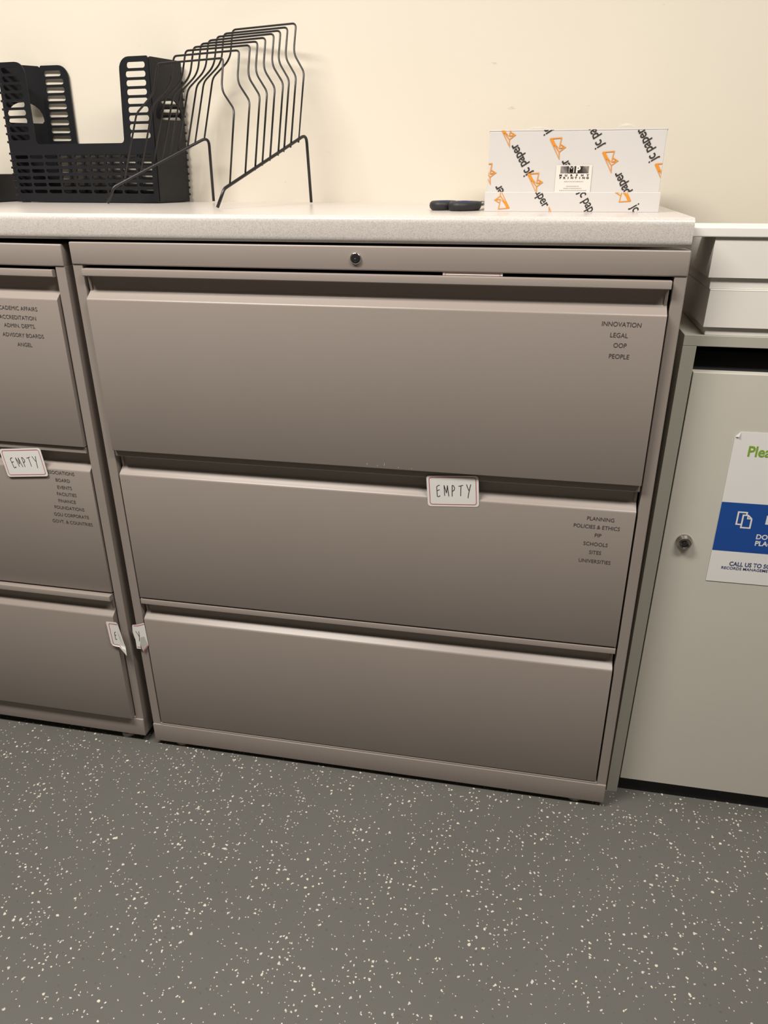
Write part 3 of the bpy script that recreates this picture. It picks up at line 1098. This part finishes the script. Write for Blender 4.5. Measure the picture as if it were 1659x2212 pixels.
for py, a, b2 in ((390.2, 0.16, 0.82), (400.5, 0.26, 0.70), (405.2, 0.16, 0.80), (409.8, 0.02, 0.94)):
    _, z_ = cp(1245, py)
    x = hx0 + hw * a
    lay = bmesh.new()
    while x < hx0 + hw * b2:
        l = random.uniform(0.0007, 0.0022)
        flat_poly(lay, [(x, z_ - 0.0005), (x + l, z_ - 0.0005), (x + l, z_ + 0.0005), (x, z_ + 0.0005)], 2)
        x += l + random.uniform(0.0004, 0.0009)
    lift(lay, 0.0002)
    merge(bm, lay)
bm.transform(Matrix.Translation((0, -0.0009, 0)) @ FRONT)
obj('pasted_label', bm, [M['label_cream'], M['charcoal'], M['greyprint']], body, smooth='keep')
# crumpled clear tape on the top
for (x0, x1, hgt) in ((0.045, 0.095, 0.0065), (0.178, 0.212, 0.0095)):
    bm = bmesh.new()
    nx, ny = 10, 6
    g = [[bm.verts.new((x0 + (x1 - x0) * i / nx, 0.012 + 0.05 * j / ny,
                        HB - 0.0008 + hgt * math.sin(PI * i / nx) * (0.55 + 0.45 * math.sin(PI * j / ny)) + random.uniform(0, 0.0012)))
          for j in range(ny + 1)] for i in range(nx + 1)]
    for i in range(nx):
        for j in range(ny):
            bm.faces.new((g[i][j], g[i + 1][j], g[i + 1][j + 1], g[i][j + 1]))
    obj('packing_tape', bm, M['tape'], carton, smooth=True)

# ------------------------------------------------------------------ scissors
sci = thing('scissors', 'black and blue handled scissors lying on the countertop beside the printed carton', 'scissors', (0.5795, 0.165, CZ))


def ring_loop(bm, cx, cy, ax, ay, rt, rz, rot, zc, seg=28, tseg=10):
    rows = []
    for i in range(seg):
        a = 2 * PI * i / seg
        c = Vector((ax * math.cos(a), ay * math.sin(a), 0))
        nrm = Vector((math.cos(a) / ax, math.sin(a) / ay, 0)).normalized()
        row = []
        for k in range(tseg):
            b_ = 2 * PI * k / tseg
            p = c + nrm * (rt * math.cos(b_)) + Vector((0, 0, zc + rz * math.sin(b_)))
            p.xy = (p.x * math.cos(rot) - p.y * math.sin(rot) + cx, p.x * math.sin(rot) + p.y * math.cos(rot) + cy)
            row.append(bm.verts.new(p))
        rows.append(row)
    for i in range(seg):
        for k in range(tseg):
            bm.faces.new((rows[i][k], rows[(i + 1) % seg][k], rows[(i + 1) % seg][(k + 1) % tseg], rows[i][(k + 1) % tseg]))


for (cx, cy, ax, ay, rot, zc) in ((-0.0195, 0.006, 0.0165, 0.026, -0.15, 0.0070), (0.0150, -0.006, 0.0185, 0.030, -0.32, 0.0066)):
    bm = bmesh.new()
    ring_loop(bm, cx, cy, ax, ay, 0.0052, 0.0066, rot, zc)
    hd = obj('handle', bm, M['rubber'], sci, smooth=True)
    bm = bmesh.new()
    ring_loop(bm, cx, cy, ax - 0.0040, ay - 0.0040, 0.0022, 0.0048, rot, zc + 0.0012)
    # shank towards the pivot
    e1 = Vector((cx, cy + ay * 0.9, zc)); e2 = Vector((0.0360, 0.032, 0.0070))
    tube(bm, [e1, (e1 + e2) / 2 + Vector((0.002, 0, 0.001)), e2], 0.0050, 8)
    obj('grip_liner', bm, M['blue'], hd, smooth=True)
for k, (dx, dz) in enumerate(((-0.0015, 0.0066), (0.0022, 0.0086))):
    bm = bmesh.new()
    pts = [(0.0330 + dx, 0.020), (0.0430 + dx, 0.020), (0.0445 + dx * 0.3, 0.110), (0.0440, 0.140), (0.0390, 0.110)]
    lo = [bm.verts.new((x, y, dz - 0.0009)) for x, y in pts]
    hi = [bm.verts.new((x, y, dz + 0.0009)) for x, y in pts]
    bm.faces.new(lo[::-1]); bm.faces.new(hi)
    for i in range(5):
        bm.faces.new((lo[i], lo[(i + 1) % 5], hi[(i + 1) % 5], hi[i]))
    obj('blade', bm, M['steel'], sci)
bm = bmesh.new()
bmesh.ops.create_cone(bm, cap_ends=True, segments=16, radius1=0.0038, radius2=0.0032, depth=0.0026, matrix=Matrix.Translation((0.0385, 0.052, 0.0106)))
obj('pivot_screw', bm, M['steel'], sci)

# ------------------------------------------------------------------ wire step sorter
FLp, FRp, BRp, BLp = (Vector(p) for p in ((-0.0942, 0.2922, 0), (0.1836, 0.1576, 0), (0.2821, 0.3711, 0), (0.0667, 0.4146, 0)))
rack = thing('file_sorter', 'black wire step file sorter with nine hoops standing on the countertop', 'file sorter', (0.11, 0.3, CZ))
ro = Vector((0.11, 0.3, 0))


def at(s, t, z):
    a = FLp.lerp(BLp, t)
    b_ = FRp.lerp(BRp, t)
    p = a.lerp(b_, s) - ro
    p.z = z
    return p


RR = 0.0027
for s, tb in ((1.0, 0.976), (0.0, 1.01)):
    z0, z1 = 0.0305, 0.1175
    pts = [at(s, 0.0, RR), at(s, 0.078, z0), at(s, tb, z1), at(s, 1.0, RR)]
    bm = bmesh.new()
    tube(bm, fillet(pts, [0, 0.016, 0.010, 0], 6), RR, 10)
    obj('side_rail', bm, M['wire'], rack, smooth=True)
TR = (0.139, 0.296, 0.401, 0.478, 0.562, 0.653, 0.719, 0.797, 0.889)
TL = (0.185, 0.345, 0.466, 0.552, 0.630, 0.709, 0.803, 0.878, 0.972)
for i in range(9):
    tr_, tl_ = TR[i], TL[i]

    def hp(s, h):
        """A point of the leaning hoop plane: s across, h above its rail."""
        t0 = tl_ + (tr_ - tl_) * s
        zr = 0.0272 + 0.0925 * t0
        return at(s, t0 + 1.30 * h, zr + h)
    E1, N1, T1 = 0.109, 0.139, 0.186
    dl = 0.0012 * i      # the left shoulders sit a touch lower towards the back
    pts = [hp(0.0, -0.006), hp(0.0, 0.0), hp(0.05 - 0.006 * i, E1 - dl), hp(0.20 - 0.004 * i, N1 - dl), hp(0.21 - 0.0075 * i, T1 - dl), hp(0.815, T1 - 0.0003 * i), hp(0.832, N1 - 0.0003 * i), hp(0.962, E1 - 0.0003 * i), hp(1.0, 0.0), hp(1.0, -0.006)]
    bm = bmesh.new()
    tube(bm, fillet(pts, [0, 0, 0.022, 0.034, 0.008, 0.008, 0.034, 0.022, 0, 0], 6), 0.0017, 8)
    obj('divider_hoop', bm, M['wire'], rack, smooth=True)

# ------------------------------------------------------------------ black slotted basket
bas = thing('slotted_basket', 'black slotted plastic basket with U-cut front behind the wire file sorter', 'basket', (-0.16, 0.39, CZ))
bo = Vector((-0.16, 0.39, 0))
bFL, bFR, bBR, bBL = (Vector(p) - bo for p in ((-0.3570, 0.3960, 0), (-0.0260, 0.3680, 0), (-0.0010, 0.4490, 0), (-0.3060, 0.4560, 0)))
ZB, ZL, ZH = 0.0012, 0.1055, 0.2470


def wall_matrix(P, Q):
    """Maps (along P->Q, height) to 3-D; third axis is the plate's thickness."""
    e = (Q - P).normalized()
    n = e.cross(Vector((0, 0, 1)))
    return Matrix(((e.x, 0.05, n.x, P.x), (e.y, 0, n.y, P.y), (0, 1, 0, ZB), (0, 0, 0, 1)))


def u_panel(P, Q, name, rib_end):
    L = (Q - P).length
    pw = 0.062
    out = [(0, 0), (L, 0), (L, ZH - 0.004), (L - 0.003, ZH), ]
    out += [(L - pw + 0.021 - 0.021 * math.sin(a), ZH - 0.021 + 0.021 * math.cos(a)) for a in [k / 6 * PI / 2 for k in range(7)]]
    out += [(L - pw - 0.004, ZL + 0.006), (L - pw - 0.0060, ZL + 0.0018), (L - pw - 0.010, ZL), (pw + 0.008, ZL), (pw + 0.0040, ZL + 0.0018), (pw + 0.002, ZL + 0.006)]
    out += [(pw - 0.021 + 0.021 * math.cos(a), ZH - 0.021 + 0.021 * math.sin(a)) for a in [k / 6 * PI / 2 for k in range(7)]]
    out += [(0.003, ZH), (0, ZH - 0.004)]
    holes = []
    nc = 9
    a0, a1 = 0.008, L - 0.008
    cwid = (a1 - a0) / nc
    for r_ in range(6):
        z = 0.0195 + r_ * 0.01265
        for c in range(nc):
            holes.append(rrect(a0 + c * cwid + 0.0022, a0 + (c + 1) * cwid - 0.0022, z - 0.0033, z + 0.0033, 0.0028, 4))
    for r_ in range(10):
        z = 0.1035 + r_ * 0.01440
        # the posts lean outwards a touch: slots follow
        k = (z - ZL) / (ZH - ZL)
        ins = 0.003 * (1 - k)
        e_ = 0.012 if r_ == 9 else 0.0
        if r_ == 0:
            continue
        holes.append(rrect(0.0075, pw - 0.0125 + ins - e_ * 0.3, z - 0.0049, z + 0.0049, 0.0044, 4))
        holes.append(rrect(L - pw + 0.0125 - ins + e_ * 0.3, L - 0.0075, z - 0.0049, z + 0.0049, 0.0044, 4))
    bm = bmesh.new()
    W4 = wall_matrix(P, Q)
    plate(bm, out, holes, 0.0026, W4)
    # horizontal ribs standing proud of the corner posts
    ribs = [0.0132 + r_ * 0.01265 for r_ in range(7)] + [0.1100 + r_ * 0.0144 for r_ in range(9)]
    for z in ribs:
        for (u0_, u1_) in ((-0.0030, 0.0065),) if rib_end == 0 else ((L - 0.0065, L + 0.0030),):
            A = W4 @ Vector((u0_, z, 0)); B = W4 @ Vector((u1_, z, 0))
            tube(bm, [A, B], 0.0024, 6)
    obj(name, bm, M['black_plastic'], bas)


u_panel(bFL, bFR, 'front_panel', 0)
u_panel(bBL, bBR, 'back_panel', 1)


def side(P, Q):
    L = (Q - P).length
    c = L / 2
    hole = [(c - 0.031, 0.1450), (c + 0.031, 0.1450), (c + 0.035, 0.1490)]
    hole += [(c + 0.035 * math.cos(a), 0.152 + 0.030 * math.sin(a)) for a in [k / 10 * PI for k in range(11)]]
    hole += [(c - 0.035, 0.1490)]
    bm = bmesh.new()
    W4 = wall_matrix(P, Q)
    plate(bm, rrect(0.0005, L - 0.0005, 0.002, ZH - 0.001, [0.001, 0.001, 0.004, 0.004], 4), [hole], 0.0026, W4)
    # faint inner ribs
    obj('side_panel', bm, M['black_plastic'], bas)


side(bFL, bBL)
side(bFR, bBR)
bm = bmesh.new()
vs = [bm.verts.new((p.x, p.y, z)) for z in (ZB, ZB + 0.003) for p in (bFL, bFR, bBR, bBL)]
for q in ((3, 2, 1, 0), (4, 5, 6, 7), (0, 1, 5, 4), (1, 2, 6, 5), (2, 3, 7, 6), (3, 0, 4, 7)):
    bm.faces.new([vs[i] for i in q])
for p in (bFL, bFR, bBR, bBL):
    c = p * 0.9
    add_box(bm, c.x - 0.006, c.x + 0.006, c.y - 0.006, c.y + 0.006, 0.0, ZB + 0.0002)
obj('bottom', bm, M['black_plastic'], bas)

# ------------------------------------------------------------------ black tray at the far left
t = thing('desk_tray', 'low black plastic tray at the left edge, beside the slotted basket', 'tray', (-0.56, 0.405, CZ))
bm = bmesh.new()
add_box(bm, -0.17, 0.166, -0.045, 0.050, 0.0, 0.003)
add_box(bm, -0.17, 0.170, 0.047, 0.050, 0.003, 0.053, 0.001)
add_box(bm, -0.17, -0.167, -0.045, 0.047, 0.003, 0.053, 0.001)
add_box(bm, 0.167, 0.170, -0.045, 0.047, 0.003, 0.053, 0.001)
obj('tray_body', bm, M['black_plastic'], t)
obj('front_lip', box(-0.172, 0.172, -0.050, -0.0452, 0.002, 0.0185, 0.0015), M['black_plastic'], t)
